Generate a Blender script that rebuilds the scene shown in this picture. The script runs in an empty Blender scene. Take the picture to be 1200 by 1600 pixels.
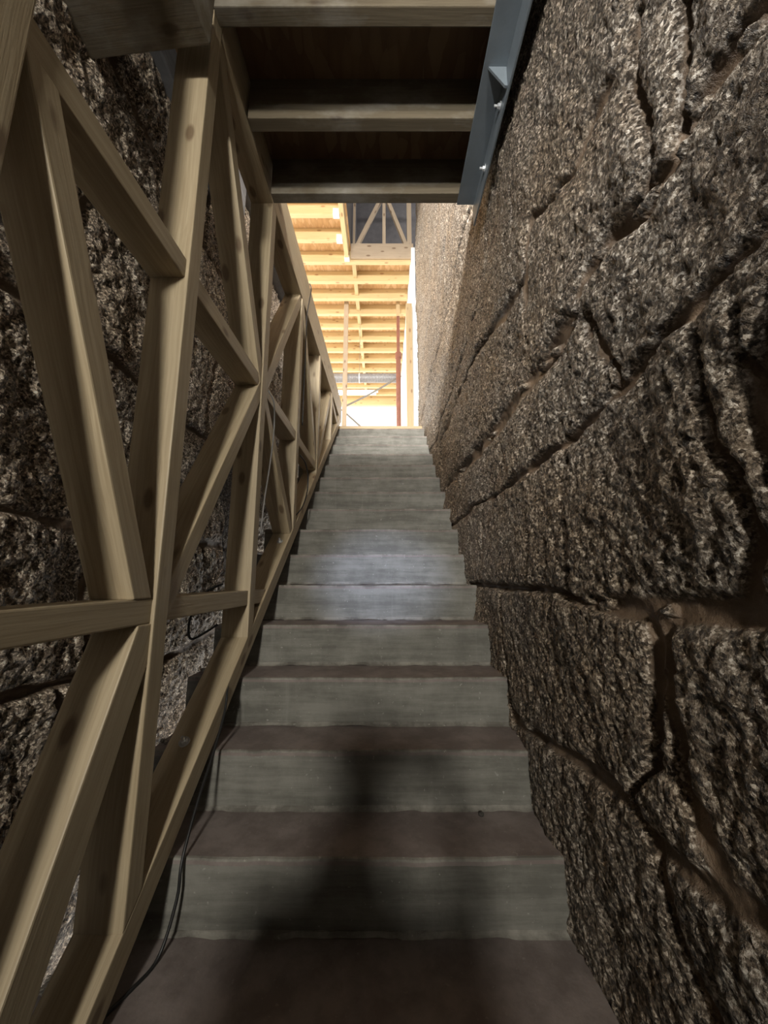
import bpy, bmesh, math, random
import numpy as np
from mathutils import Vector, Matrix
random.seed(7)
SC = bpy.context.scene
COL = SC.collection

# ------------------------------------------------------------------ camera, world, lights, exposure
PITCH = math.radians(9.9)
cam_d = bpy.data.cameras.new('camera'); cam = bpy.data.objects.new('camera', cam_d); COL.objects.link(cam)
cam.location = (0, 0, 0); cam.rotation_euler = (math.radians(90) + PITCH, 0, 0)
cam_d.sensor_fit = 'VERTICAL'; cam_d.sensor_height = 36.0; cam_d.lens = 36.0 * 601 / 1600
cam_d.clip_start = 0.02; cam_d.clip_end = 100
SC.camera = cam
SC.view_settings.view_transform = 'Standard'; SC.view_settings.look = 'None'
SC.view_settings.gamma = 1.0; SC.view_settings.use_curve_mapping = False
SC.view_settings.exposure = 0.0
SC.cycles.use_denoising = True
SC.cycles.max_bounces = 8; SC.cycles.diffuse_bounces = 4; SC.cycles.sample_clamp_indirect = 6

W = bpy.data.worlds.new('world'); SC.world = W; W.use_nodes = True
bg = W.node_tree.nodes['Background']; bg.inputs[0].default_value = (1.0, 0.97, 0.92, 1); bg.inputs[1].default_value = 2.2

def light(name, kind, loc, target, power, color, size=0.2, size_y=None, spot=None, blend=0.5):
    d = bpy.data.lights.new(name, kind); o = bpy.data.objects.new(name, d); COL.objects.link(o)
    o.location = loc
    o.rotation_euler = (Vector(target) - Vector(loc)).to_track_quat('-Z', 'Y').to_euler()
    d.energy = power; d.color = color
    if kind == 'AREA':
        d.size = size
        if size_y: d.shape = 'RECTANGLE'; d.size_y = size_y
    else:
        d.shadow_soft_size = size
    if spot: d.spot_size = math.radians(spot); d.spot_blend = blend
    return o
# daylight through the far opening and work lamps at the foot of the stairs, plus two added fills
light('daylight_far_opening', 'AREA', (-1.2, 9.75, 3.2), (-1.2, 0, 2.9), 100, (1.0, 0.95, 0.86), 5.4, 2.6)
light('hall_left_fill', 'AREA', (-4.4, 5.6, 3.2), (0.4, 5.2, 2.6), 470, (1.0, 0.95, 0.87), 7.0, 2.6)  # added area light brightening the hall; no opening is known on this side
light('daylight_back_opening', 'AREA', (-0.4, -0.38, 2.82), (-0.1, 4.0, 1.6), 650, (1.0, 0.97, 0.92), 2.0, 0.5)
light('work_lamp', 'SPOT', (-0.20, -3.3, 1.30), (-0.14, 1.5, 0.75), 660, (1.0, 0.95, 0.85), 0.18, spot=72, blend=1.0)
light('wall_work_lamp', 'SPOT', (-0.48, -1.25, 1.30), (0.5, 1.05, 1.30), 260, (1.0, 0.98, 0.94), 0.07, spot=58, blend=1.0)
light('cool_step_fill', 'SPOT', (-0.20, -0.9, 1.30), (-0.02, 2.22, 0.05), 560, (0.60, 0.70, 1.0), 0.05, spot=16, blend=1.0)  # added narrow spot tinting the middle steps blue; no such lamp is known

# ------------------------------------------------------------------ helpers
def tag(o, label=None, cat=None, group=None, kind=None):
    if label: o['label'] = label
    if cat: o['category'] = cat
    if group: o['group'] = group
    if kind: o['kind'] = kind
    return o

def empty(name, loc=(0, 0, 0), rz=0.0):
    o = bpy.data.objects.new(name, None); COL.objects.link(o)
    o.location = loc; o.rotation_euler = (0, 0, rz); o.empty_display_size = 0.1
    return o

def link(name, me, mat, parent=None, smooth=False):
    o = bpy.data.objects.new(name, me); COL.objects.link(o)
    for m in (mat if isinstance(mat, (list, tuple)) else [mat]):
        me.materials.append(m)
    if parent: o.parent = parent
    if smooth:
        me.polygons.foreach_set('use_smooth', [True] * len(me.polygons))
    return o

def obj_bm(name, bm, mat, parent=None, smooth=False):
    me = bpy.data.meshes.new(name); bmesh.ops.recalc_face_normals(bm, faces=bm.faces); bm.to_mesh(me); bm.free()
    return link(name, me, mat, parent, smooth)

def bevel(bm, w, seg=2):
    if w > 0:
        bmesh.ops.bevel(bm, geom=list(bm.edges), offset=w, segments=seg, profile=0.6, affect='EDGES')

def add_box(bm, lo, hi, w=0.0):
    b = bmesh.new()
    r = bmesh.ops.create_cube(b, size=1.0)
    for v in b.verts:
        v.co = Vector([lo[i] + (v.co[i] + 0.5) * (hi[i] - lo[i]) for i in range(3)])
    bevel(b, w)
    tmp = bpy.data.meshes.new('t'); b.to_mesh(tmp); b.free(); bm.from_mesh(tmp); bpy.data.meshes.remove(tmp)
    return bm

def box(name, lo, hi, mat, parent=None, w=0.004):
    return obj_bm(name, add_box(bmesh.new(), lo, hi, w), mat, parent)

def timber(name, p0, p1, w, h, mat, parent=None, side=(1, 0, 0), cut0=None, cut1=None, bev=0.004):
    """A sawn timber whose own X axis is its length; w across `side`, h across the third axis.
    cut0 / cut1 = (point, normal) of the sawn end planes."""
    p0 = Vector(p0); p1 = Vector(p1); ex = (p1 - p0).normalized(); ey = Vector(side)
    ey = (ey - ex * ey.dot(ex)).normalized(); ez = ex.cross(ey)
    L = (p1 - p0).length; mid = (p0 + p1) / 2
    bm = bmesh.new(); V = {}
    for i, sx in enumerate((-1, 1)):
        for sy in (-1, 1):
            for sz in (-1, 1):
                q = mid + ex * (sx * L / 2) + ey * (sy * w / 2) + ez * (sz * h / 2)
                c = (cut0, cut1)[i]
                if c:
                    n = Vector(c[1]); t = (Vector(c[0]) - q).dot(n) / ex.dot(n); q = q + ex * t
                d = q - mid
                V[(sx, sy, sz)] = bm.verts.new((d.dot(ex), d.dot(ey), d.dot(ez)))
    v = lambda a, b, c: V[(a, b, c)]
    for f in (((-1,-1,-1),(-1,1,-1),(-1,1,1),(-1,-1,1)), ((1,-1,-1),(1,-1,1),(1,1,1),(1,1,-1)),
              ((-1,-1,-1),(-1,-1,1),(1,-1,1),(1,-1,-1)), ((-1,1,-1),(1,1,-1),(1,1,1),(-1,1,1)),
              ((-1,-1,-1),(1,-1,-1),(1,1,-1),(-1,1,-1)), ((-1,-1,1),(-1,1,1),(1,1,1),(1,-1,1))):
        bm.faces.new([v(*k) for k in f])
    bmesh.ops.recalc_face_normals(bm, faces=bm.faces)
    bevel(bm, bev)
    o = obj_bm(name, bm, mat, parent)
    M = Matrix((ex, ey, ez)).transposed().to_4x4(); M.translation = mid
    o.matrix_local = M
    return o

def tube(name, pts, r, mat, parent=None, seg=10, res=6, closed_caps=True):
    """A smooth round tube through the points."""
    pts = [Vector(p) for p in pts]; path = []
    for i in range(len(pts) - 1):
        a = pts[max(i - 1, 0)]; b = pts[i]; c = pts[i + 1]; d = pts[min(i + 2, len(pts) - 1)]
        for k in range(res):
            t = k / res
            path.append(0.5 * ((2 * b) + (c - a) * t + (2 * a - 5 * b + 4 * c - d) * t * t + (3 * b - a - 3 * c + d) * t ** 3))
    path.append(pts[-1])
    bm = bmesh.new(); rings = []; up = Vector((0.13, 0.21, 0.97))
    for i, p in enumerate(path):
        tdir = (path[min(i + 1, len(path) - 1)] - path[max(i - 1, 0)]).normalized()
        a = tdir.cross(up)
        if a.length < 1e-3: a = tdir.cross(Vector((1, 0, 0)))
        a.normalize(); b = tdir.cross(a)
        rr = r[min(i, len(r) - 1)] if isinstance(r, list) else r
        rings.append([bm.verts.new(p + (a * math.cos(2 * math.pi * k / seg) + b * math.sin(2 * math.pi * k / seg)) * rr) for k in range(seg)])
    for A, B in zip(rings, rings[1:]):
        for k in range(seg):
            bm.faces.new((A[k], A[(k + 1) % seg], B[(k + 1) % seg], B[k]))
    bm.faces.new(rings[0]); bm.faces.new(rings[-1])
    return obj_bm(name, bm, mat, parent, True)

# value noise on the lattice
def vnoise(x, y, seed=0):
    xi = np.floor(x).astype(np.int64); yi = np.floor(y).astype(np.int64); xf = x - xi; yf = y - yi
    def hsh(a, b):
        n = (a * 374761393 + b * 668265263 + seed * 1442695041) & 0x7fffffff
        n = ((n ^ (n >> 13)) * 1274126177) & 0x7fffffff
        n = ((n ^ (n >> 16)) * 668265263) & 0x7fffffff
        return ((n ^ (n >> 15)) & 0xffff) / 65535.0
    u = xf * xf * xf * (xf * (xf * 6 - 15) + 10); v = yf * yf * yf * (yf * (yf * 6 - 15) + 10)
    return (hsh(xi, yi) * (1 - u) + hsh(xi + 1, yi) * u) * (1 - v) + (hsh(xi, yi + 1) * (1 - u) + hsh(xi + 1, yi + 1) * u) * v - 0.5

def fbm(x, y, octv, seed=0, gain=0.5):
    s = np.zeros_like(x); a = 1.0; f = 1.0
    for i in range(octv):
        s += a * vnoise(x * f + 17.3 * i, y * f + 5.1 * i, seed + i * 31); a *= gain; f *= 2.03
    return s

# ------------------------------------------------------------------ materials
class NT:
    def __init__(s, name):
        s.m = bpy.data.materials.new(name); s.m.use_nodes = True; s.t = s.m.node_tree; s.n = s.t.nodes; s.l = s.t.links
        s.b = s.n['Principled BSDF']
    def new(s, kind, **kw):
        n = s.n.new(kind)
        for k, v in kw.items(): setattr(n, k, v)
        return n
    def put(s, sock, v):
        if hasattr(v, 'is_output'): s.l.new(v, sock)
        elif isinstance(v, (tuple, list)) and len(v) == 3 and sock.type == 'RGBA': sock.default_value = (*v, 1)
        else: sock.default_value = v
    def coord(s, which='Object'): return s.new('ShaderNodeTexCoord').outputs[which]
    def mapping(s, vec, scale=(1, 1, 1), loc=(0, 0, 0)):
        n = s.new('ShaderNodeMapping'); s.put(n.inputs['Vector'], vec); n.inputs['Scale'].default_value = scale
        s.put(n.inputs['Location'], loc); return n.outputs[0]
    def noise(s, vec, scale, detail=4, rough=0.55, dist=0.0):
        n = s.new('ShaderNodeTexNoise'); s.put(n.inputs['Vector'], vec); n.inputs['Scale'].default_value = scale
        n.inputs['Detail'].default_value = detail; n.inputs['Roughness'].default_value = rough; n.inputs['Distortion'].default_value = dist
        return n.outputs['Fac']
    def voronoi(s, vec, scale, feature='F1'):
        n = s.new('ShaderNodeTexVoronoi', feature=feature); s.put(n.inputs['Vector'], vec); n.inputs['Scale'].default_value = scale
        return n.outputs
    def ramp(s, fac, stops):
        n = s.new('ShaderNodeValToRGB'); s.put(n.inputs[0], fac); e = n.color_ramp.elements
        while len(e) < len(stops): e.new(0.5)
        for el, (p, c) in zip(e, stops):
            el.position = p; el.color = (*c, 1) if isinstance(c, (tuple, list)) else (c, c, c, 1)
        return n.outputs[0]
    def mix(s, fac, a, b, mode='MIX'):
        n = s.new('ShaderNodeMix', data_type='RGBA', blend_type=mode); s.put(n.inputs[0], fac); s.put(n.inputs[6], a); s.put(n.inputs[7], b)
        return n.outputs[2]
    def math(s, op, a, b=0.0, c=None):
        n = s.new('ShaderNodeMath', operation=op); s.put(n.inputs[0], a); s.put(n.inputs[1], b)
        if c is not None: s.put(n.inputs[2], c)
        return n.outputs[0]
    def bump(s, h, strength=0.5, dist=0.01, normal=None):
        n = s.new('ShaderNodeBump'); s.put(n.inputs['Height'], h); n.inputs['Strength'].default_value = strength; n.inputs['Distance'].default_value = dist
        if normal is not None: s.put(n.inputs['Normal'], normal)
        return n.outputs[0]
    def out(s, color=None, rough=0.6, normal=None, metal=0.0, spec=None):
        if color is not None: s.put(s.b.inputs['Base Color'], color)
        s.put(s.b.inputs['Roughness'], rough); s.put(s.b.inputs['Metallic'], metal)
        if normal is not None: s.put(s.b.inputs['Normal'], normal)
        if spec is not None: s.put(s.b.inputs['Specular IOR Level'], spec)
        return s.m

def plain(name, color, rough=0.6, metal=0.0, bump=0.0, bscale=200, var=0.15):
    t = NT(name); co = t.coord()
    n = t.noise(co, bscale / 8, 4)
    c = t.mix(n, tuple(x * (1 - var) for x in color), tuple(min(x * (1 + var), 1) for x in color))
    nm = t.bump(t.noise(co, bscale, 3), bump, 0.002) if bump else None
    return t.out(c, rough, nm, metal)

def wood(name, base, dark, knot, rough=0.55, grain=1.0, dirt=None):
    t = NT(name); co = t.coord()
    rnd = t.new('ShaderNodeObjectInfo').outputs['Random']
    off = t.new('ShaderNodeCombineXYZ')
    t.put(off.inputs[0], t.math('MULTIPLY', rnd, 37.0)); t.put(off.inputs[1], t.math('MULTIPLY', rnd, 11.0)); t.put(off.inputs[2], t.math('MULTIPLY', rnd, 5.0))
    base_v = t.new('ShaderNodeVectorMath', operation='ADD'); t.put(base_v.inputs[0], co); t.put(base_v.inputs[1], off.outputs[0]); v = base_v.outputs[0]
    warp = t.noise(t.mapping(v, (2.2, 7, 7)), 1.0, 2)
    wv = t.new('ShaderNodeVectorMath', operation='MULTIPLY_ADD')
    t.put(wv.inputs[0], warp); wv.inputs[1].default_value = (0, 0.05, 0.05); t.put(wv.inputs[2], v)
    g1 = t.noise(t.mapping(wv.outputs[0], (1.6, 95, 95)), 1.0, 3, 0.6)
    g2 = t.noise(t.mapping(v, (6, 260, 260)), 1.0, 2, 0.6)
    blotch = t.noise(t.mapping(v, (1.3, 6, 6)), 1.0, 3)
    f = t.math('ADD', t.math('MULTIPLY', g1, 0.65), t.math('MULTIPLY', g2, 0.35))
    c = t.mix(t.ramp(f, [(0.36, 0.0), (0.66, 1.0)]), dark, base)
    c = t.mix(t.math('MULTIPLY', t.ramp(blotch, [(0.35, 1.0), (0.7, 0.0)]), 0.45), c, tuple(x * 0.62 for x in base))
    kv = t.voronoi(t.mapping(v, (5.0, 11, 11)), 1.0)['Distance']
    kd = t.ramp(kv, [(0.12, 1.0), (0.20, 0.0)])
    c = t.mix(t.math('MULTIPLY', kd, 0.75), c, knot)
    if dirt:
        dn = t.noise(t.mapping(v, (3, 5, 5)), 1.0, 5, 0.65)
        c = t.mix(t.ramp(dn, [(0.5, 0.0), (0.72, 0.75)]), c, dirt)
    nm = t.bump(f, 0.25 * grain, 0.003)
    return t.out(c, rough, nm, spec=0.35)

M = {}
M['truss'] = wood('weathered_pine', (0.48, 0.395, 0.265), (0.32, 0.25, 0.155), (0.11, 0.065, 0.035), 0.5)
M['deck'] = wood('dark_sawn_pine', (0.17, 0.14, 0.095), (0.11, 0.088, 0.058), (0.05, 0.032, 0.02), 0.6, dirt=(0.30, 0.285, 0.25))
M['pine'] = wood('fresh_pine', (0.64, 0.49, 0.27), (0.54, 0.385, 0.19), (0.26, 0.14, 0.06), 0.5)
M['pine_pale'] = wood('pale_pine', (0.50, 0.38, 0.22), (0.40, 0.29, 0.16), (0.2, 0.1, 0.05), 0.5)
M['attic'] = wood('grey_attic_pine', (0.46, 0.37, 0.27), (0.36, 0.28, 0.20), (0.12, 0.07, 0.04), 0.6)

def osb(name, a, b, c3):
    t = NT(name); co = t.coord('Object')
    v = t.voronoi(t.mapping(co, (26, 9, 26)), 1.0)
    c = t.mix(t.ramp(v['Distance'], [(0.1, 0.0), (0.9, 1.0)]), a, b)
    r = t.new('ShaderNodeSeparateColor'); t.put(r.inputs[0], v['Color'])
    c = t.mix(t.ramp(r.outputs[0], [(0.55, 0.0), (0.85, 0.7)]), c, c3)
    return t.out(c, 0.6, t.bump(v['Distance'], 0.3, 0.003))
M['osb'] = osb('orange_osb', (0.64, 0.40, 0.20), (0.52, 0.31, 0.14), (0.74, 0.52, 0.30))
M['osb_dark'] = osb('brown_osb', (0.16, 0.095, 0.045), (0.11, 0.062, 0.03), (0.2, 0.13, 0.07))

def granite(name, tint=1.0):
    t = NT(name); co = t.coord('Object')
    att = t.new('ShaderNodeAttribute', attribute_name='mortar').outputs['Fac']
    sp = t.noise(co, 70, 4, 0.75)
    sp2 = t.noise(co, 180, 2, 0.6)
    big = t.noise(co, 2.6, 4, 0.6)
    mid = t.noise(co, 11, 4, 0.6)
    cell = t.new('ShaderNodeSeparateColor'); t.put(cell.inputs[0], t.voronoi(co, 165)['Color'])
    mixn = t.math('ADD', t.math('ADD', t.math('MULTIPLY', sp, 0.55), t.math('MULTIPLY', sp2, 0.25)), t.math('MULTIPLY', cell.outputs[0], 0.20))
    c = t.ramp(mixn, [(0.41, (0.034 * tint, 0.025 * tint, 0.017 * tint)), (0.49, (0.165 * tint, 0.130 * tint, 0.096 * tint)),
                      (0.56, (0.345 * tint, 0.292 * tint, 0.232 * tint)), (0.63, (0.80 * tint, 0.74 * tint, 0.66 * tint))])
    c = t.mix(t.ramp(big, [(0.40, 0.0), (0.62, 0.45)]), c, t.mix(1.0, c, (0.98, 0.80, 0.58), 'MULTIPLY'))
    c = t.mix(t.ramp(mid, [(0.30, 0.55), (0.5, 0.0)]), c, t.mix(1.0, c, (0.42, 0.36, 0.30), 'MULTIPLY'))
    mm = t.mix(t.noise(co, 40, 4), (0.12, 0.078, 0.048), (0.21, 0.15, 0.10))
    c = t.mix(t.ramp(att, [(0.35, 0.0), (0.65, 1.0)]), c, mm)
    rock = t.math('SUBTRACT', 1.0, t.math('MULTIPLY', att, 0.75))
    h = t.math('MULTIPLY', t.math('ADD', t.math('MULTIPLY', t.noise(co, 60, 5, 0.8), 1.0), t.math('MULTIPLY', cell.outputs[1], 0.10)), rock)
    nm = t.bump(h, 1.0, 0.018)
    return t.out(c, t.mix(sp2, (0.30, 0.30, 0.30), (0.62, 0.62, 0.62)), nm, spec=0.6)
M['granite'] = granite('granite_blocks')
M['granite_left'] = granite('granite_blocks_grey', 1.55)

def concrete(name, a, b, pale, streak=True, rough=0.75):
    t = NT(name); co = t.coord('Object')
    h = t.noise(t.mapping(co, (2.2, 2.2, 26)), 1.0, 5, 0.65)
    n = t.noise(co, 9, 6, 0.65)
    f = t.math('ADD', t.math('MULTIPLY', h, 0.6 if streak else 0.1), t.math('MULTIPLY', n, 0.4 if streak else 0.9))
    c = t.mix(t.ramp(f, [(0.41, 0.0), (0.59, 1.0)]), a, b)
    st = t.noise(t.mapping(co, (22, 3, 1.2)), 1.0, 3, 0.6)
    c = t.mix(t.ramp(st, [(0.62, 0.0), (0.80, 0.22)]), c, pale)
    spk = t.noise(co, 75, 2, 0.5)
    c = t.mix(t.ramp(spk, [(0.68, 0.0), (0.74, 0.7)]), c, pale)
    return t.out(c, rough, t.bump(t.noise(co, 60, 5, 0.6), 0.35, 0.004), spec=0.3)
M['riser'] = concrete('grey_green_concrete', (0.120, 0.117, 0.102), (0.205, 0.201, 0.178), (0.32, 0.32, 0.29))
M['tread'] = concrete('brown_tread', (0.160, 0.133, 0.122), (0.225, 0.192, 0.178), (0.25, 0.22, 0.20), False)  # treads browner than the risers
M['fillet'] = concrete('pale_cement_dust', (0.12, 0.112, 0.097), (0.25, 0.24, 0.21), (0.36, 0.35, 0.31), False)
M['ring'] = concrete('plain_concrete', (0.11, 0.11, 0.115), (0.17, 0.17, 0.175), (0.25, 0.25, 0.25))
M['landing'] = plain('pale_floor', (0.62, 0.60, 0.55), 0.6)
M['white_panel'] = plain('white_panel', (0.80, 0.80, 0.78), 0.5, var=0.04)
M['steel'] = plain('blue_grey_steel', (0.17, 0.20, 0.225), 0.45, 0.2, 0.15, 90, 0.25)
M['zinc'] = plain('zinc', (0.75, 0.77, 0.79), 0.25, 0.5)
M['hanger'] = plain('galvanised_sheet', (0.75, 0.77, 0.78), 0.45, 0.3)
M['foil'] = plain('aluminium_foil', (0.26, 0.26, 0.27), 0.45, 0.3, 0.6, 60)
M['prop_red'] = plain('red_oxide_steel', (0.19, 0.075, 0.050), 0.55, 0.2, 0.1, 90, 0.35)
M['rod'] = plain('grey_rod', (0.20, 0.19, 0.17), 0.5, 0.3)
M['cable'] = plain('black_rubber', (0.012, 0.012, 0.012), 0.45)
M['cable_grey'] = plain('grey_cable', (0.16, 0.15, 0.14), 0.45)
M['stone'] = plain('loose_stone', (0.20, 0.18, 0.155), 0.8, 0, 0.6, 80, 0.4)
M['stone_dark'] = plain('dark_pebble', (0.05, 0.045, 0.04), 0.7, 0, 0.5, 80, 0.3)
M['dark_wall'] = plain('dark_board', (0.09, 0.085, 0.09), 0.8, 0, 0, 100, 0.3)
M['lamp_body'] = plain('lamp_black', (0.03, 0.03, 0.03), 0.5)
t = NT('plastic_film'); nb = t.bump(t.noise(t.mapping(t.coord(), (14, 14, 3)), 1.0, 4), 0.8, 0.02)
t.b.inputs['Alpha'].default_value = 0.55
M['film'] = t.out((0.10, 0.13, 0.19), 0.18, nb)
t = NT('tube_glow'); t.b.inputs['Emission Color'].default_value = (1, 1, 0.97, 1); t.b.inputs['Emission Strength'].default_value = 4
M['glow'] = t.out((0.9, 0.9, 0.9))
t = NT('dark_cloth'); M['cloth'] = t.out((0.03, 0.035, 0.045), 0.9)
t = NT('skin'); M['skin'] = t.out((0.5, 0.33, 0.25), 0.5)

# ------------------------------------------------------------------ stone walls (real relief)
JOINTS = [(1.0,[(1.62,-0.53),(1.45,-0.52),(1.11,-0.47),(0.90,-0.45),(0.81,-0.49),(0.71,-0.48),(0.63,-0.45),(0.59,-0.46),(0.3,-0.48),(-0.6,-0.5)]),
(0.8,[(2.3,-0.03),(1.40,-0.03),(1.10,-0.04)]),
(1.05,[(1.10,-0.04),(0.88,-0.06),(0.72,-0.06),(0.60,-0.05),(0.49,-0.04),(0.1,-0.05),(-1.0,-0.03)]),
(0.9,[(0.78,-0.07),(0.77,-0.12),(0.78,-0.25),(0.80,-0.34),(0.88,-0.43)]),
(1.0,[(0.74,-0.09),(0.74,-0.20),(0.72,-0.27),(0.73,-0.34),(0.70,-0.39),(0.67,-0.44)]),
(0.7,[(1.04,0.39),(1.07,0.16),(1.07,-0.03)]),
(0.5,[(1.31,0.27),(1.34,-0.03)]),
(0.5,[(1.92,0.44),(2.03,-0.00)]),
(0.8,[(2.9,0.40),(2.66,0.39),(2.01,0.40),(1.55,0.37),(1.27,0.37),(1.03,0.38),(0.84,0.40)]),
(0.5,[(1.67,-0.03),(1.65,-0.34),(1.63,-0.49)]),
(0.5,[(1.62,0.61),(1.55,0.39)]),
(0.55,[(0.57,0.44),(0.57,0.34),(0.57,0.28),(0.57,0.20),(0.55,0.18),(0.53,0.12),(0.53,0.06),(0.55,0.01),(0.57,-0.04)]),
(0.55,[(0.49,0.38),(0.50,0.31),(0.50,0.25),(0.505,0.18),(0.49,0.17),(0.48,0.09),(0.47,0.00)]),
(0.7,[(0.87,-0.43),(0.80,-0.55),(0.78,-0.62),(0.72,-0.68),(0.70,-0.9)]),
(1.5,[(3.4,0.72),(2.58,0.70),(1.72,0.66),(1.34,0.69),(0.93,0.68),(0.85,0.74),(0.75,0.76),(0.63,0.72),(0.55,0.71),(0.51,0.74),(0.46,0.75),(0.41,0.74),(0.37,0.72),(-0.8,0.72)]),
(1.0,[(0.84,0.40),(0.75,0.42),(0.63,0.44),(0.56,0.44),(0.50,0.45),(0.45,0.45),(0.41,0.45),(-0.8,0.42)]),
(1.4,[(0.86,0.64),(0.84,0.55),(0.80,0.46),(0.80,0.42)]),
(1.0,[(3.23,1.13),(2.48,1.24),(1.85,1.19),(1.44,1.10),(1.21,1.06),(1.13,1.22),(1.02,1.15),(0.87,1.10),(0.76,1.13),(0.68,1.12),(0.63,1.16),(0.59,1.18),(-0.6,1.15)]),
(0.6,[(1.21,1.06),(1.25,0.88),(1.21,0.74)]),
(0.9,[(0.49,0.97),(0.50,0.87),(0.55,0.71)]),
(0.7,[(1.67,1.79),(1.70,1.54),(1.84,1.42),(2.03,1.43),(2.41,1.41),(3.20,1.31),(4.6,1.32)]),
(0.8,[(1.22,2.19),(1.21,1.79),(1.50,1.67),(1.65,1.49)]),
(0.6,[(4.73,2.01),(3.82,2.06),(2.97,2.08),(2.2,2.1),(1.22,2.15)]),
(0.9,[(0.49,0.17),(0.47,0.29),(0.44,0.37)]),
(0.8,[(0.63,0.72),(0.59,0.79),(0.62,1.00),(0.59,1.10)]),
(0.6,[(2.5,1.24),(2.45,1.42)]),(0.6,[(3.1,0.73),(3.15,1.13)]),(0.6,[(3.6,1.32),(3.62,2.06)]),(0.6,[(2.4,0.7),(2.44,0.40)]),
(0.6,[(4.9,2.7),(3.0,2.66),(1.5,2.72),(0.5,2.7)]),(0.6,[(2.7,2.08),(2.72,2.66)]),(0.6,[(4.2,2.05),(4.15,2.68)]),
(0.6,[(4.9,3.3),(2.8,3.34),(1.0,3.3)]),(0.6,[(3.3,2.68),(3.35,3.32)]),(0.6,[(4.9,3.9),(2.8,3.88)]),(0.6,[(4.0,3.32),(4.02,3.9)]),(0.6,[(4.9,4.5),(2.8,4.5)])]

def axis(a, b, step_fn):
    out = [a]
    while out[-1] < b: out.append(out[-1] + step_fn(out[-1]))
    out[-1] = b
    return np.array(out)

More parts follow.
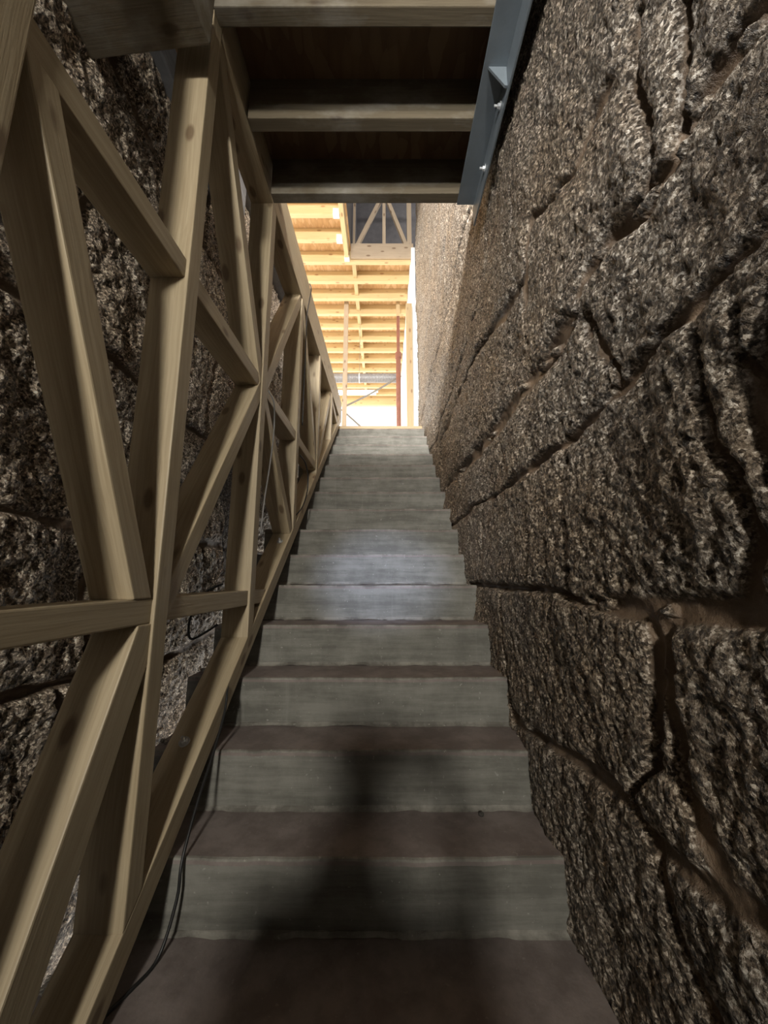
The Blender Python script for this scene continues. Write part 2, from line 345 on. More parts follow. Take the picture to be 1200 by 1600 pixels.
def stone_wall(name, x0, direction, ys, zs, joints, mat, seed, base_fn, chink=True, amp=1.0, depth=0.034):
    """Grid of (Y,Z) pushed in X: quarry-faced blocks, sunken mortar joints, chinking stones."""
    Y, Z = np.meshgrid(ys, zs)
    jx = 0.011 * fbm(Y * 7, Z * 7, 3, seed + 5); jz = 0.011 * fbm(Y * 7 + 50, Z * 7, 3, seed + 6)
    YY = Y + jx; ZZ = Z + jz
    wv = 0.42 + 1.15 * np.clip(0.5 + fbm(Y * 5, Z * 5, 3, seed + 9), 0, 1) + 0.25 * fbm(Y * 26, Z * 26, 2, seed + 10)
    D = np.full(Y.shape, 9.0)                                    # distance to the joint in units of its half width
    for wdt, pl in joints:
        hw = 0.013 * wdt
        for (a, b), (c, d) in zip(pl, pl[1:]):
            ex, ez = c - a, d - b; L2 = ex * ex + ez * ez + 1e-9
            tt = np.clip(((YY - a) * ex + (ZZ - b) * ez) / L2, 0, 1)
            dd = np.sqrt((YY - a - tt * ex) ** 2 + (ZZ - b - tt * ez) ** 2) / (hw * wv)
            D = np.minimum(D, dd)
    rec = 1 / (1 + np.exp((D - 1.25) * 3.6))                     # 1 in the joint
    edge = np.exp(-((D - 0.0) / 3.2) ** 2)                       # blocks round off towards the joint
    h = -depth * rec * (0.75 + 0.9 * fbm(Y * 9, Z * 9, 2, seed + 8)) - 0.010 * edge * (0.6 + 1.2 * fbm(Y * 6, Z * 6, 2, seed + 12))
    rock = 0.030 * fbm(Y * 2.3, Z * 2.3, 2, seed) + 0.011 * fbm(Y * 11, Z * 9, 3, seed + 1) + 0.0085 * fbm(Y * 55, Z * 46, 3, seed + 2, 0.7)
    ridg = 0.011 * (0.5 - np.abs(fbm(Y * 17, Z * 12, 3, seed + 3)) * 2)
    h += (rock + ridg * 0.35) * amp * (1 - 0.72 * rec)
    mort = rec.copy()
    if chink:
        rng = random.Random(seed)
        for wdt, pl in joints:
            if wdt < 1.03: continue
            for (a, b), (c, d) in zip(pl, pl[1:]):
                L = math.hypot(c - a, d - b); n = int(L / 0.10)
                if L > 1.0: continue
                for _ in range(max(n, 1)):
                    if rng.random() < 0.25: continue
                    q = rng.random(); cy = a + (c - a) * q + rng.uniform(-.008, .008); cz = b + (d - b) * q + rng.uniform(-.008, .008)
                    ang = math.atan2(d - b, c - a) + rng.uniform(-.35, .35); la = rng.uniform(.014, .042); lb = rng.uniform(.006, .013)
                    iy = slice(max(np.searchsorted(ys, cy - .06) - 1, 0), np.searchsorted(ys, cy + .06) + 1)
                    iz = slice(max(np.searchsorted(zs, cz - .06) - 1, 0), np.searchsorted(zs, cz + .06) + 1)
                    dy = Y[iz, iy] - cy; dz = Z[iz, iy] - cz
                    p = (dy * math.cos(ang) + dz * math.sin(ang)) / la; r = (-dy * math.sin(ang) + dz * math.cos(ang)) / lb
                    e = np.abs(p) ** 3 + np.abs(r) ** 3
                    e = np.clip(1.15 - e + 0.5 * vnoise(Y[iz, iy] * 90, Z[iz, iy] * 90, seed), 0, 1) ** 0.5
                    h[iz, iy] = np.maximum(h[iz, iy], -depth + (depth + rng.uniform(-.012, .006)) * e)
                    mort[iz, iy] *= (1 - e)
    X = base_fn(Y, Z) + direction * h
    ny, nz = len(ys), len(zs)
    co = np.stack([X, Y, Z], -1).reshape(-1, 3)
    idx = np.arange(ny * nz).reshape(nz, ny)
    A = idx[:-1, :-1].ravel(); B = idx[:-1, 1:].ravel(); C_ = idx[1:, 1:].ravel(); Dd = idx[1:, :-1].ravel()
    quads = np.stack([A, B, C_, Dd], -1) if direction > 0 else np.stack([A, Dd, C_, B], -1)
    # a closed body: the face, its rim drawn back by 0.25 m and a back sheet of the rim only
    rim = np.concatenate([idx[0, :], idx[1:, -1], idx[-1, -2::-1], idx[-2:0:-1, 0]])
    rc = co[rim].copy(); rc[:, 0] = x0 - direction * 0.30
    base = len(co); co = np.concatenate([co, rc]); n = len(rim); r2 = base + np.arange(n)
    side = np.stack([rim, np.roll(rim, -1), np.roll(r2, -1), r2], -1)
    quads = np.concatenate([quads, side])
    me = bpy.data.meshes.new(name)
    me.vertices.add(len(co)); me.vertices.foreach_set('co', co.astype(np.float32).ravel())
    me.loops.add(quads.size + n); me.polygons.add(len(quads) + 1)
    me.loops.foreach_set('vertex_index', np.concatenate([quads.ravel(), r2[::-1]]).astype(np.int32))
    me.polygons.foreach_set('loop_start', np.append(np.arange(len(quads)) * 4, quads.size).astype(np.int32))
    me.update(calc_edges=True); me.validate()
    at = me.attributes.new('mortar', 'FLOAT', 'POINT')
    mv = np.zeros(len(me.vertices), np.float32); mv[:ny * nz] = mort.ravel(); at.data.foreach_set('value', mv)
    o = link(name, me, mat, None, True)
    tag(o, kind='structure')
    return o

ys = np.concatenate([np.arange(-4.4, 0.2, 0.10), axis(0.2, 4.95, lambda y: 0.0055 if y < 1.2 else 0.0055 * (1 + (y - 1.2) * 0.75))])
zs = np.concatenate([np.arange(-1.6, -1.05, 0.06), np.arange(-1.05, 1.6, 0.0065), axis(1.6, 6.2, lambda z: 0.009 if z < 2.3 else 0.022)])
wr = stone_wall('wall_right', 0.5, -1, ys, zs, JOINTS, M['granite'], 11, lambda Y, Z: 0.500 - 0.008 * np.clip(Y - 1.5, 0, 9))
tag(wr, 'rough granite block wall with brown mortar joints right of the stairs', 'wall')

rng = random.Random(5); LJ = []; zc = -1.3; row = 0
while zc < 2.5:
    LJ.append((0.8, [(-4.4, zc + rng.uniform(-.03, .03))] + [(y, zc + rng.uniform(-.035, .035)) for y in np.arange(-1, 5.0, 0.55)] ))
    hgt = rng.uniform(.42, .60); y = -1 + rng.uniform(0, .5)
    while y < 4.9:
        LJ.append((0.7, [(y, zc), (y + rng.uniform(-.04, .04), zc + hgt * .5), (y + rng.uniform(-.05, .05), zc + hgt)])); y += rng.uniform(.5, 1.0)
    zc += hgt
ysl = np.concatenate([np.arange(-4.4, 0.2, 0.12), axis(0.2, 4.95, lambda y: 0.008 if y < 1.3 else 0.014)])
zsl = np.concatenate([np.arange(-1.6, -1.0, 0.06), np.arange(-1.0, 2.49, 0.0095)]); zsl[-1] = 2.48
wl = stone_wall('wall_left', -0.92, 1, ysl, zsl, LJ, M['granite_left'], 23, lambda Y, Z: -0.93 + 0.0 * Y, amp=1.5)
tag(wl, 'dark granite block wall behind the timber truss', 'wall')

# ------------------------------------------------------------------ floors, ceiling, hall
RISE, RUN, Y0, Z0 = 0.1814, 0.2267, 1.207, -0.758
def st(o, label, cat): return tag(o, label, cat, kind='structure')
st(box('floor', (-0.80, -4.4, -1.60), (0.47, Y0 - 3 * RUN - 0.0, Z0 - 4 * RISE), M['tread'], w=0), 'brown concrete floor at the foot of the stairs', 'floor')
st(box('floor_hall', (-5.0, 4.62, 1.60), (3.0, 9.9, 1.79), M['landing'], w=0), 'pale floor of the bright hall above the stairs', 'floor')
st(box('floor_upper', (-5.0, -0.4, 2.28), (-1.24, 4.60, 2.48), M['landing'], w=0), 'pale upper floor left of the stairwell', 'floor')
st(box('wall_back', (-1.3, -4.6, -1.6), (0.8, -4.42, 6.2), M['dark_wall'], w=0), 'dark wall at the foot of the stairwell', 'wall')
st(box('wall_hall_back', (-5.0, -0.6, 2.50), (0.78, -0.42, 6.2), M['dark_wall'], w=0), 'dark wall above the timber deck', 'wall')
st(box('trim_concrete_beam', (-1.20, 0.70, 2.03), (-0.868, 2.05, 2.50), M['ring'], w=0.01), 'grey concrete beam along the top of the left stone wall', 'beam')
st(box('trim_concrete_coping', (-1.22, 2.07, 2.50), (-0.87, 4.60, 2.72), M['ring'], w=0.01), 'pale concrete coping on the left stone wall', 'coping')

ceil = bmesh.new()
add_box(ceil, (-5.0, -0.4, 4.89), (-0.50, 5.12, 4.91)); add_box(ceil, (-5.0, 5.122, 4.89), (0.44, 9.75, 4.91))
st(obj_bm('ceiling', ceil, M['osb']), 'orange strand board ceiling over the hall', 'ceiling')
st(box('wall_attic', (-0.70, 6.05, 4.93), (0.78, 6.15, 6.9), M['dark_wall'], w=0), 'dark attic wall behind the small timber truss', 'wall')
st(box('ceiling_attic', (-0.9, -0.4, 6.92), (0.78, 6.2, 7.0), M['dark_wall'], w=0), 'dark attic ceiling over the stairwell', 'ceiling')
st(box('wall_attic_left', (-0.62, -0.4, 4.93), (-0.50, 6.04, 6.9), M['dark_wall'], w=0), 'dark attic side wall left of the opening', 'wall')
st(box('wall_hall_right', (0.405, 4.98, 1.80), (0.46, 9.72, 4.88), M['white_panel'], w=0), 'white wall panel along the right side of the hall', 'wall')

# roof frame: joists, noggins, trimmer, hangers
roof = tag(empty('roof_frame', (0, 5.0, 4.70)), 'fresh pine roof joists with short noggins over the bright hall', 'roof frame')
def rp(x, y, z): return (x, y - 5.0, z - 4.70)
HJ, WJ, ZJ = 0.185, 0.065, 4.70
jy = [5.08 + i * 0.385 for i in range(12)]
for i, y in enumerate(jy):
    timber('joist', rp(-4.9, y, ZJ + HJ / 2), rp(0.40, y, ZJ + HJ / 2), WJ, HJ, M['pine'], roof, side=(0, 1, 0))
    if i < 11:
        timber('noggin', rp(-0.462, y + WJ / 2, ZJ + 0.115), rp(-0.462, y + 0.385 - WJ / 2, ZJ + 0.115), 0.06, 0.12, M['pine'], roof, side=(1, 0, 0))
for i in range(1, 9):
    y = 5.08 - i * 0.385
    timber('joist', rp(-4.9, y, ZJ + HJ / 2), rp(-0.585, y, ZJ + HJ / 2), WJ, HJ, M['pine'], roof, side=(0, 1, 0))
    hb = bmesh.new(); add_box(hb, rp(-0.67, y - WJ / 2 - 0.004, ZJ - 0.004), rp(-0.586, y + WJ / 2 + 0.004, ZJ + 0.085), 0.001)
    obj_bm('joist_hanger', hb, M['hanger'], roof)
timber('trimmer', rp(-0.553, 1.9, ZJ + 0.1), rp(-0.553, 5.045, ZJ + 0.1), 0.062, 0.20, M['pine'], roof)
hb = bmesh.new(); add_box(hb, rp(-0.59, 4.97, ZJ - 0.004), rp(-0.515, 5.046, ZJ + 0.04), 0.001); obj_bm('joist_hanger', hb, M['hanger'], roof)
timber('header_board', rp(-0.50, 5.025, ZJ + 0.155), rp(0.44, 5.025, ZJ + 0.155), 0.03, 0.25, M['attic'], roof, side=(0, 1, 0))
timber('lintel_beam', rp(-4.9, 9.62, ZJ - 0.01), rp(0.40, 9.62, ZJ - 0.01), 0.10, 0.28, M['pine'], roof, side=(0, 1, 0))

# small timber truss standing on the header
at = tag(empty('attic_truss', (-0.05, 5.15, 4.99)), 'small greyish timber truss with two diagonals in the dark attic opening', 'truss')
def ap(x, z): return (x + 0.05, 0, z - 4.99)
timber('bottom_rail', ap(-0.48, 5.02), ap(0.43, 5.02), 0.06, 0.05, M['attic'], at, side=(0, 1, 0))
timber('top_rail', ap(-0.48, 6.0), ap(0.43, 6.0), 0.06, 0.06, M['attic'], at, side=(0, 1, 0))
timber('post', ap(0.0, 5.045), ap(0.0, 5.97), 0.06, 0.05, M['attic'], at, side=(0, 1, 0))
timber('post', ap(0.39, 5.045), ap(0.39, 5.97), 0.06, 0.07, M['attic'], at, side=(0, 1, 0))
timber('post', ap(-0.465, 5.045), ap(-0.465, 5.97), 0.06, 0.035, M['attic'], at, side=(0, 1, 0))
timber('diagonal_brace', ap(-0.42, 5.06), ap(-0.045, 5.93), 0.06, 0.055, M['attic'], at, side=(0, 1, 0))
timber('diagonal_brace', ap(0.345, 5.06), ap(0.045, 5.93), 0.06, 0.055, M['attic'], at, side=(0, 1, 0))

# things in the hall
o = timber('timber_post', (-0.66, 6.03, 1.79), (-0.66, 6.03, 4.82), 0.075, 0.05, M['attic'], bev=0.003)
tag(o, 'slender timber post in the hall left of the red steel prop', 'post')
pr = tag(empty('steel_prop', (0.245, 6.03, 1.79)), 'rust red steel prop with a timber head piece under the joists', 'prop')
tube('outer_tube', [(0, 0, 0.01), (0, 0, 1.2), (0, 0, 2.0)], 0.040, M['prop_red'], pr, 14)
tube('inner_tube', [(0, 0, 2.0), (0, 0, 2.4), (0, 0, 2.72)], 0.028, M['prop_red'], pr, 14)
tube('collar', [(0, 0, 1.93), (0, 0, 1.98), (0, 0, 2.03)], 0.052, M['prop_red'], pr, 14)
box('base_plate', (-0.07, -0.07, 0.0), (0.07, 0.07, 0.01), M['prop_red'], pr, 0.002)
timber('head_piece', (0, 0, 2.72), (0, 0, 3.03), 0.065, 0.045, M['pine_pale'], pr)['label'] = 'pale timber head piece'

dz_, dy_ = 3.47, 6.235
du = tag(empty('air_duct', (-0.9, dy_, dz_)), 'silver foil air duct running across the hall behind the posts', 'duct')
bm = bmesh.new(); rings = []; N = 260
for i in range(N + 1):
    x = -0.9 + 1.42 * i / N
    r = 0.080 + 0.003 * math.sin(i * 1.25) + 0.0015 * random.uniform(-1, 1)
    rings.append([bm.verts.new((x + 0.0, r * math.cos(a * math.pi / 12), r * math.sin(a * math.pi / 12))) for a in range(24)])
for A, B in zip(rings, rings[1:]):
    for k in range(24): bm.faces.new((A[k], A[(k + 1) % 24], B[(k + 1) % 24], B[k]))
bm.faces.new(rings[0]); bm.faces.new(rings[-1])
for v in bm.verts: v.co.x += 0.9 - 0.28
o = obj_bm('duct_body', bm, M['foil'], du, True)
bm = bmesh.new(); bmesh.ops.create_cone(bm, cap_ends=True, segments=32, radius1=0.086, radius2=0.086, depth=0.02, matrix=Matrix.Translation((0.47, 0, 0)) @ Matrix.Rotation(math.pi / 2, 4, 'Y'))
obj_bm('clamp', bm, M['hanger'], du)['label'] = 'bright clamp band'
tube('hanging_strap', [(0.47, 0, 0.08), (0.47, 0.0, 0.6), (0.47, 0.0, 1.232)], 0.004, M['rod'], du, 6)

o = tube('brace_rod', [(-0.70, 6.11, 2.86), (-0.2, 6.11, 3.13), (0.29, 6.11, 3.44)], 0.016, M['rod'], None, 8); tag(o, 'thin grey brace rod rising from the slender post to the red prop', 'rod')
o = tube('brace_rod', [(-0.72, 6.15, 2.84), (-0.4, 6.15, 2.54), (0.24, 6.15, 1.92)], 0.016, M['rod'], None, 8); tag(o, 'thin grey brace rod slanting down from the slender post to the landing', 'rod')
o = tube('brace_rod', [(-0.76, 6.17, 2.84), (-1.0, 6.11, 2.95), (-1.3, 6.11, 3.05)], 0.014, M['rod'], None, 8); tag(o, 'short grey brace rod left of the slender post, half hidden by the truss', 'rod')

o = timber('timber_post', (0.355, 4.93, 1.80), (0.355, 4.93, 3.88), 0.085, 0.07, M['pine_pale']); tag(o, 'pale timber post at the end of the granite wall beside the white panel', 'post')
tl = tag(empty('tube_lamp', (-0.75, 9.05, 4.62)), 'glowing white tube lamp below the far joists', 'lamp')
tube('lamp_tube', [(-0.55, 0, 0), (0, 0, 0), (0.55, 0, 0)], 0.04, M['glow'], tl, 12)
box('lamp_body', (-0.6, -0.05, 0.042), (0.6, 0.05, 0.075), M['hanger'], tl, 0.004)

# ------------------------------------------------------------------ concrete staircase
stairs = tag(empty('concrete_staircase', (-0.165, Y0 - 3 * RUN, Z0 - 4 * RISE)), 'grey concrete staircase rising between the stone walls to the landing', 'staircase')
def make_step(k):
    z = Z0 + k * RISE; y = Y0 + k * RUN; y1 = y + RUN if k < 14 else 4.60; x0, x1 = -0.80, 0.505 - 0.008 * max(y - 1.5, 0)
    zb = z - RISE; low = zb - 0.10 if k > -3 else zb
    prof = [(0.0, low, 1), (0.0, zb, 1)] if k > -3 else [(0.0, zb, 1)]
    prof += [(-0.012, zb + 0.0005, 2), (-0.006, zb + 0.004, 2), (-0.001, zb + 0.008, 2), (0, zb + 0.014, 0), (0, zb + 0.06, 0), (0, zb + 0.10, 0),
             (0, z - 0.045, 0), (0.0, z - 0.016, 0), (0.001, z - 0.007, 3), (0.003, z - 0.002, 3), (0.009, z, 1), (0.03, z, 1), (0.10, z, 1), (0.17, z, 1), (y1 - y, z, 1), (y1 - y, low, 1)]
    nx = 90; bm = bmesh.new(); rows = []
    xs = np.linspace(x0, x1, nx); sd = k * 13 + 400
    e1 = 0.007 * fbm(xs * 6, xs * 0 + k, 4, sd, 0.6); e2 = 0.005 * fbm(xs * 8, xs * 0 + k + 3.3, 4, sd + 1, 0.6); e3 = 0.014 * fbm(xs * 10, xs * 0 + k + 9, 4, sd + 2, 0.7)
    for i, x in enumerate(xs):
        r = []
        for j, (py, pz, m) in enumerate(prof):
            yy, zz = y + py, pz
            if m == 2: yy += min(e3[i], 0.004) * 0.6; zz += max(e3[i], -0.006) * 0.5
            elif m in (0, 3): yy += e1[i] * (1 if pz > zb + 0.05 else 0.5); zz += (e2[i] if pz > z - 0.03 else 0)
            elif abs(pz - z) < 1e-6 and py < 0.05: zz += e2[i] * (0.7 if py < 0.02 else 0.3); yy += e1[i] * (0.7 if py < 0.02 else 0)
            r.append(bm.verts.new((x + 0.165, yy - (Y0 - 3 * RUN), zz - (Z0 - 4 * RISE))))
        rows.append(r)
    n = len(prof)
    for A, B in zip(rows, rows[1:]):
        for j in range(n):
            f = bm.faces.new((A[j], A[(j + 1) % n], B[(j + 1) % n], B[j]))
            z0_, z1_ = prof[j][1], prof[(j + 1) % n][1]; m0, m1 = prof[j][2], prof[(j + 1) % n][2]
            f.material_index = 2 if (m0 in (2, 3) or m1 == 2) else (0 if (m0 == 0 and (m1 == 0)) else 1)
            f.smooth = False
    bm.faces.new(rows[0]); bm.faces.new(rows[-1])
    return obj_bm('step', bm, [M['riser'], M['tread'], M['fillet']], stairs)
for k in range(-3, 15): make_step(k)
o = timber('nosing_board', (-0.60, 4.425, 1.806), (0.46, 4.425, 1.806), 0.05, 0.036, M['pine_pale'], None, side=(0, 1, 0), bev=0.003)
tag(o, 'narrow pale board lying across the head of the stairs', 'board')

# ------------------------------------------------------------------ timber truss on the left
YAW = -0.0146; RX, RY, RZ = -0.58, 1.0, -0.915
truss = tag(empty('timber_truss', (RX, RY, RZ), YAW), 'large triangular timber truss of posts and diagonals along the left of the stairs', 'truss')
TW = 0.114; TH = 0.062; CX = -TW / 2
def tp(y, z, dx=0.0): return (CX + dx, y - RY, z - RZ)
def zb(y): return -0.905 + 0.80 * (y - 0.9645)           # underside of the sloping chord
CT = 0.075; ang = math.atan(0.80); def_t = CT / math.cos(ang)
def zt(y): return zb(y) + def_t
RA, RB, ZT = -0.079, 0.910, 1.905
PY = [0.462, 1.033, 1.705, 2.385, 3.07, 3.75, 4.30]
W_ = M['truss']; cn = (0, -0.8, 1)
def hz(z): return ((0, 0, z - RZ), (0, 0, 1))
def vy(y): return ((0, y - RY, 0), (0, 1, 0))
def chordcut(): return ((0, 0.0, zt(1.0) - RZ), cn)
# top beam, sloping chord
timber('top_chord', tp(PY[1] + TH / 2 + 0.001, ZT + 0.13), tp(4.50, ZT + 0.13), TW, 0.26, W_, truss)
timber('bottom_chord', tp(-0.2, zb(-0.2) + def_t / 2), tp(4.46, zb(4.46) + def_t / 2), TW, CT, W_, truss, cut1=vy(4.45))
# posts
for i, y in enumerate(PY):
    top = 2.04 if i == 0 else (2.165 if i == 1 else ZT - 0.001)
    timber('post', tp(y, zt(y)), tp(y, top), TW, TH, W_, truss, cut0=chordcut(), cut1=hz(top))
# rails
def rail(y0, y1, z, cut1=None): timber('rail', tp(y0, z, -0.004), tp(y1, z, -0.004), TW - 0.01, TH, W_, truss, cut1=cut1)
rail(-0.35, PY[0] - TH / 2, RA); rail(PY[0] + TH / 2, PY[1] - TH / 2, RA); rail(PY[1] + TH / 2, PY[2] - TH / 2, RA)
rail(PY[2] + TH / 2, 1.95, RA, cut1=chordcut())
rail(-0.35, PY[0] - TH / 2, RB)
for a in (0, 1, 2): rail(PY[a] + TH / 2, PY[a + 1] - TH / 2, RB)
rail(PY[3] + TH / 2, 3.15, RB, cut1=chordcut())
# diagonals
def diag(y0, z0, y1, z1, c0, c1, th=TH, dx=-0.003): timber('diagonal_brace', tp(y0, z0, dx), tp(y1, z1, dx), TW - 0.006, th, W_, truss, cut0=c0, cut1=c1)
A_, B_ = RA + TH / 2, RB - TH / 2
diag(0.960, A_, 0.525, B_, hz(A_), hz(B_))
diag(1.000, RA - TH / 2, 0.55, zt(0.55), hz(RA - TH / 2), chordcut(), 0.085)
diag(1.085, A_ + 0.02, 1.66, B_ - 0.03, vy(PY[1] + TH / 2), vy(PY[2] - TH / 2))
diag(1.085, ZT - 0.03, 1.655, RB + TH / 2 + 0.03, hz(ZT), vy(PY[2] - TH / 2))
diag(1.765, RB + TH / 2 + 0.03, 2.33, ZT - 0.04, vy(PY[2] + TH / 2), vy(PY[3] - TH / 2))
diag(1.765, B_ - 0.04, 2.31, zt(2.31) + 0.05, vy(PY[2] + TH / 2), chordcut())
diag(2.44, ZT - 0.05, 3.02, RB + TH / 2 + 0.03, vy(PY[3] + TH / 2), vy(PY[4] - TH / 2))
diag(3.12, zt(3.12) + 0.08, 3.70, ZT - 0.04, vy(PY[4] + TH / 2), vy(PY[5] - TH / 2))
diag(3.80, ZT - 0.05, 4.15, zt(4.15) + 0.05, vy(PY[5] + TH / 2), chordcut())
# bolts through the chord
def bolt(y, dx):
    bm = bmesh.new(); z = zt(y)
    R = Matrix.Translation((CX + dx, y - RY, z - RZ)) @ Matrix.Rotation(ang, 4, 'X')
    bmesh.ops.create_cone(bm, cap_ends=True, segments=20, radius1=0.017, radius2=0.017, depth=0.003, matrix=R @ Matrix.Translation((0, 0, 0.0017)))
    bmesh.ops.create_cone(bm, cap_ends=True, segments=6, radius1=0.0105, radius2=0.0105, depth=0.011, matrix=R @ Matrix.Translation((0, 0, 0.0085)))
    bmesh.ops.create_cone(bm, cap_ends=True, segments=12, radius1=0.0055, radius2=0.005, depth=0.018, matrix=R @ Matrix.Translation((0, 0, 0.018)))
    obj_bm('bolt', bm, M['zinc'], truss)['label'] = 'shiny zinc bolt'
bolt(1.335, -0.005); bolt(2.245, 0.01); bolt(3.2, 0.0)

# ------------------------------------------------------------------ timber deck overhead
deck = tag(empty('timber_deck', (-0.10, 1.0, 1.875)), 'dark timber deck of joists and boards overhead across the stairwell', 'deck')
def dp(x, y, z): return (x + 0.10, y - 1.0, z - 1.875)
JB, JH = 1.875, 0.205
for y in (1.625, 1.31, 0.995, 0.68, 0.365, 0.05, -0.265, -0.58, -0.895):
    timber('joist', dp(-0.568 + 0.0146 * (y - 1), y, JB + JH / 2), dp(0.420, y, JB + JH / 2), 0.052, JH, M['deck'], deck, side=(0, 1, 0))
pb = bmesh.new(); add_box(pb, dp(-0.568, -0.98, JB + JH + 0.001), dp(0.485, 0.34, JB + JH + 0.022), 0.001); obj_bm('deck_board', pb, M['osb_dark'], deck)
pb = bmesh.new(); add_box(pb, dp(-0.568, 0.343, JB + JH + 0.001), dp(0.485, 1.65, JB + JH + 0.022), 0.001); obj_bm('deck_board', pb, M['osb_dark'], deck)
pb = bmesh.new(); add_box(pb, dp(-0.895, -0.98, 2.17), dp(-0.575, 1.64, 2.192), 0.001); obj_bm('deck_board', pb, M['osb_dark'], deck)  # added cover over the left slot, keeps light from leaking down the stairwell
pb = bmesh.new(); add_box(pb, dp(-0.572, -0.98, 2.104), dp(-0.550, 1.64, 2.192), 0.001); obj_bm('leak_strip', pb, M['deck'], deck)  # added upright strip closing the same light leak
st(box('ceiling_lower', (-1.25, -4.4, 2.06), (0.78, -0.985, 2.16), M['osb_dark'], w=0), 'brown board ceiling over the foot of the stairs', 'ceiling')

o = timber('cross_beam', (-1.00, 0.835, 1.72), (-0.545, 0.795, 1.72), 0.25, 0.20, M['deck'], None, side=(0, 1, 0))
tag(o, 'wide dark timber beam overhead between the truss and the left stone wall', 'beam')

ang_ = tag(empty('steel_angle', (0.42, 0.2, 1.865)), 'blue grey steel angle under the deck ends along the right stone wall', 'steel angle')
box('horizontal_leg', (-0.052, -1.2, 0.0), (0.040, 1.45, 0.0085), M['steel'], ang_, 0.002)
box('vertical_leg', (0.032, -1.2, -0.105), (0.040, 1.47, -0.0005), M['steel'], ang_, 0.002)
for y in (1.12 - 0.2, 0.42 - 0.2, -0.6):
    bm = bmesh.new()
    q = [(-0.035, 0), (0.0315, 0), (0.0315, -0.088), (0.022, -0.088)]
    a = [bm.verts.new((x, y - 0.004, z - 0.0005)) for x, z in q]; b = [bm.verts.new((x, y + 0.004, z - 0.0005)) for x, z in q]
    bm.faces.new(a); bm.faces.new(b[::-1])
    for i in range(4): bm.faces.new((a[i], a[(i + 1) % 4], b[(i + 1) % 4], b[i]))
    obj_bm('gusset_plate', bm, M['steel'], ang_)
for y in (1.20 - 0.2, 1.43 - 0.2, 0.70 - 0.2, 0.2):
    bm = bmesh.new(); R = Matrix.Translation((0.0315, y, -0.055)) @ Matrix.Rotation(-math.pi / 2, 4, 'Y')
    bmesh.ops.create_cone(bm, cap_ends=True, segments=18, radius1=0.014, radius2=0.014, depth=0.003, matrix=R @ Matrix.Translation((0, 0, 0.0015)))
    bmesh.ops.create_cone(bm, cap_ends=True, segments=6, radius1=0.009, radius2=0.009, depth=0.009, matrix=R @ Matrix.Translation((0, 0, 0.0075)))
    bmesh.ops.create_cone(bm, cap_ends=True, segments=10, radius1=0.0045, radius2=0.0045, depth=0.014, matrix=R @ Matrix.Translation((0, 0, 0.017)))
    obj_bm('bolt', bm, M['zinc'], ang_)['label'] = 'zinc bolt through the upright leg'

# ------------------------------------------------------------------ cables, film, loose stones
o = tube('electric_cable', [(-0.625, 1.70, -0.245), (-0.618, 1.66, -0.262), (-0.60, 1.58, -0.325), (-0.574, 1.50, -0.395), (-0.562, 1.46, -0.455), (-0.556, 1.38, -0.545),
        (-0.552, 1.27, -0.650), (-0.548, 1.192, -0.752), (-0.545, 1.172, -0.83), (-0.560, 1.13, -0.925), (-0.585, 1.06, -0.934), (-0.62, 0.98, -0.934), (-0.64, 0.955, -0.96), (-0.65, 0.94, -1.05), (-0.66, 0.9, -1.11)], 0.0042, M['cable'], None, 8)
tag(o, 'black cable hanging over the sloping chord and down onto the lowest steps', 'cable')
o = tube('electric_cable', [(-0.552, 2.52, 2.16), (-0.540, 2.53, 2.12), (-0.545, 2.50, 2.0), (-0.552, 2.47, 1.85), (-0.545, 2.44, 1.6), (-0.545, 2.43, 1.3), (-0.55, 2.45, 1.02)], 0.004, M['cable'], None, 8)
tag(o, 'black cable looping down over the side of the truss top beam', 'cable')
o = tube('electric_cable', [(-0.560, 1.74, 0.90), (-0.545, 1.78, 0.86), (-0.555, 1.84, 0.78), (-0.555, 1.83, 0.66), (-0.558, 1.80, 0.50), (-0.562, 1.77, 0.36), (-0.565, 1.75, 0.2)], 0.0038, M['cable_grey'], None, 8)
tag(o, 'thin grey cable hanging beside the middle post of the truss', 'cable')
o = tube('electric_cable', [(-0.55, 2.42, 0.80), (-0.53, 2.50, 0.77), (-0.522, 2.56, 0.69), (-0.525, 2.56, 0.58), (-0.54, 2.50, 0.47), (-0.57, 2.45, 0.405)], 0.0045, M['cable'], None, 8)
tag(o, 'black cable in a short loop above the sloping chord', 'cable')
o = tube('electric_cable', [(-0.70, 1.70, -0.02), (-0.76, 1.66, -0.06), (-0.80, 1.64, -0.16), (-0.795, 1.645, -0.24), (-0.75, 1.68, -0.22), (-0.71, 1.70, -0.19)], 0.005, M['cable'], None, 8)
tag(o, 'black cable looped behind the truss near the left stone wall', 'cable')

bm = bmesh.new(); gy, gz = 16, 24; grid = []
for j in range(gz + 1):
    r = []
    for i in range(gy + 1):
        y = 1.86 + 0.42 * i / gy; z = 0.0 + 0.62 * j / gz + (y - 1.86) * 0.75
        x = -0.79 + 0.018 * math.sin(i * 1.1 + j * 0.25) + 0.010 * math.sin(j * 0.7 + i * 0.4)
        r.append(bm.verts.new((x, y, z)))
    grid.append(r)
for j in range(gz):
    for i in range(gy): bm.faces.new((grid[j][i], grid[j][i + 1], grid[j + 1][i + 1], grid[j + 1][i]))
r = bmesh.ops.solidify(bm, geom=list(bm.faces), thickness=0.001)
o = obj_bm('plastic_sheet', bm, M['film'], None, True); tag(o, 'dark bluish plastic sheet hanging behind the truss at the left wall', 'sheet')

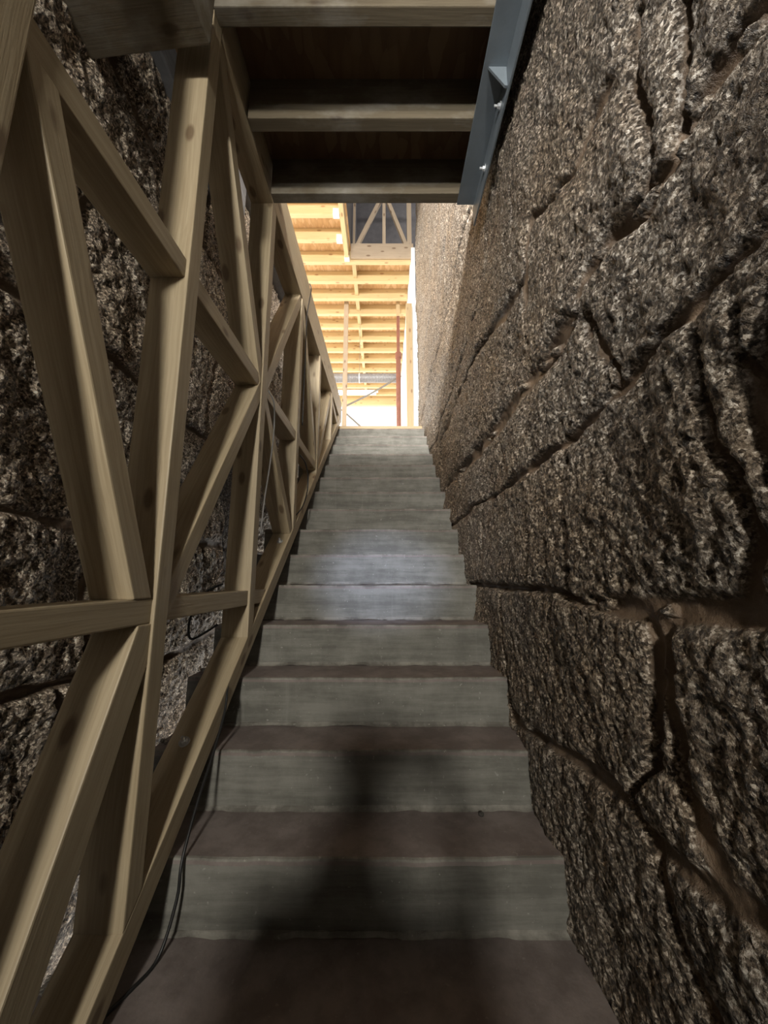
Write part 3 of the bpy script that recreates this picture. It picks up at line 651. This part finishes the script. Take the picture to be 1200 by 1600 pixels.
def stone(loc, s, mat, label, group=None, seed=0):
    bm = bmesh.new(); bmesh.ops.create_icosphere(bm, subdivisions=3, radius=1.0)
    rr = random.Random(seed); ax = [rr.uniform(.7, 1.2) for _ in range(3)]
    for v in bm.verts:
        n = float(fbm(np.array([v.co.x * 1.3 + seed]), np.array([v.co.y * 1.3 + v.co.z * 1.7]), 3, seed)[0])
        v.co = Vector((v.co.x * ax[0], v.co.y * ax[1], v.co.z * ax[2] * .75)) * (1 + 0.75 * n) * s
    zmin = min(v.co.z for v in bm.verts)
    for v in bm.verts: v.co.z -= zmin
    o = obj_bm('stone', bm, mat, None, False); o.location = loc; o.rotation_euler = (0, 0, rr.uniform(0, 6))
    return tag(o, label, 'stone', group)
stone((0.315, 1.395, Z0 + RISE * 0 + 0.0005), 0.0095, M['stone_dark'], 'small dark stone lying on a low stair tread at the right', seed=3)
k = 0
for (s_, n, x0, x1) in ((0, 7, -0.795, -0.70), (1, 7, -0.80, -0.70), (2, 5, -0.80, -0.71), (-1, 9, -0.79, -0.69)):
    for i in range(n):
        y = Y0 + s_ * RUN + random.uniform(0.04, RUN - 0.03); x = random.uniform(x0, x1)
        stone((x, y, Z0 + s_ * RISE + 0.0005), random.uniform(0.006, 0.015), M['stone'],
              ['light rubble stone on the step end behind the lower post of the truss', 'light rubble stone on the second step end behind the sloping chord', 'light rubble stone on the upper step end beside the left wall', 'light rubble stone on the lowest step end behind the truss foot'][(0, 1, 2, -1).index(s_)],
              ['rubble behind the lower post', 'rubble on the second step end', 'rubble on the upper step end', 'rubble at the truss foot'][(0, 1, 2, -1).index(s_)], seed=50 + k); k += 1

# ------------------------------------------------------------------ the photographer on the lower floor (casts the soft shadow on the stairs)
PX, PYY, PZ = -0.13, -0.46, Z0 - 4 * RISE
def build_person():
    V = []; Ed = []; R = []
    def v(p, r, par=None):
        V.append((p[0], p[1], p[2])); R.append(r); i = len(V) - 1
        if par is not None: Ed.append((par, i))
        return i
    pel = v((0, 0, 0.93), (0.155, 0.115))
    wst = v((0, 0.0, 1.10), (0.205, 0.125), pel); che = v((0, 0.01, 1.27), (0.205, 0.130), wst); sh = v((0, 0.0, 1.39), (0.120, 0.085), che)
    nk = v((0, 0.02, 1.475), (0.055, 0.058), sh); jaw = v((0, 0.055, 1.535), (0.062, 0.075), nk); hd = v((0, 0.045, 1.60), (0.078, 0.095), jaw); tp_ = v((0, 0.035, 1.665), (0.060, 0.070), hd)
    v((0, 0.150, 1.575), (0.012, 0.016), hd)
    for s_ in (-1, 1):
        v((s_ * 0.083, 0.03, 1.59), (0.010, 0.028), hd)
        hip = v((s_ * 0.095, 0, 0.86), (0.088, 0.092), pel); kn = v((s_ * 0.11, 0.02, 0.48), (0.056, 0.062), hip); an = v((s_ * 0.12, -0.01, 0.085), (0.036, 0.042), kn)
        ft = v((s_ * 0.125, 0.06, 0.040), (0.040, 0.036), an); v((s_ * 0.135, 0.15, 0.028), (0.034, 0.026), ft)
        s0 = v((s_ * 0.175, 0.0, 1.375), (0.062, 0.062), sh); el = v((s_ * 0.20, 0.14, 1.13), (0.050, 0.052), s0); wr_ = v((s_ * 0.125, 0.345, 1.40), (0.027, 0.027), el)
        pm = v((s_ * 0.098, 0.400, 1.445), (0.020, 0.030), wr_)
        for q, (dz, ln) in enumerate(((0.030, 0.036), (0.011, 0.041), (-0.008, 0.038), (-0.026, 0.030))):
            a = v((s_ * 0.096, 0.428, 1.452 + dz), 0.0095, pm); b = v((s_ * 0.090, 0.428 + ln * .62, 1.456 + dz), 0.0085, a); v((s_ * (0.090 - ln * .5), 0.428 + ln * .85, 1.457 + dz), 0.0075, b)
        a = v((s_ * 0.078, 0.400, 1.428), 0.011, pm); v((s_ * 0.060, 0.424, 1.448), 0.009, a)
    me = bpy.data.meshes.new('person'); me.from_pydata(V, Ed, []); o = bpy.data.objects.new('person', me); COL.objects.link(o)
    m = o.modifiers.new('skin', 'SKIN'); m.branch_smoothing = 0.4
    for d, r in zip(me.skin_vertices[0].data, R):
        d.radius = r if isinstance(r, tuple) else (r, r)
    me.skin_vertices[0].data[0].use_root = True
    o.modifiers.new('sub', 'SUBSURF').levels = 2
    dg = bpy.context.evaluated_depsgraph_get(); dg.update()
    ev = bpy.data.meshes.new_from_object(o.evaluated_get(dg)); o.modifiers.clear(); o.data = ev
    ev.materials.clear(); ev.materials.append(M['cloth']); ev.materials.append(M['skin'])
    for p in ev.polygons:
        c = p.center; p.use_smooth = True
        p.material_index = 1 if (c.z > 1.46 and c.y < 0.25) or c.y > 0.365 else 0
    zmin = min(w.co.z for w in ev.vertices)
    for w in ev.vertices: w.co.z -= zmin
    o.location = (PX, PYY, PZ + 0.0005); o.rotation_euler = (0, 0, -0.30)
    return o
pe = tag(build_person(), 'person in dark clothes standing below the stairs with raised arms holding a phone', 'person')
hb = bmesh.new(); bmesh.ops.create_uvsphere(hb, u_segments=24, v_segments=16, radius=1.0)
for w in hb.verts: w.co = Vector((w.co.x * 0.088, w.co.y * 0.100 + 0.022, 1.640 + w.co.z * 0.078 if w.co.z > -0.35 else 1.613))
obj_bm('hair', hb, M['stone_dark'], pe, True)
ph = tag(empty('phone', (0, -0.030, -0.006)), 'dark phone held upright in both hands of the person', 'phone')
box('phone_body', (-0.082, -0.008, -0.04), (0.082, 0.0, 0.04), M['lamp_body'], ph, 0.003)
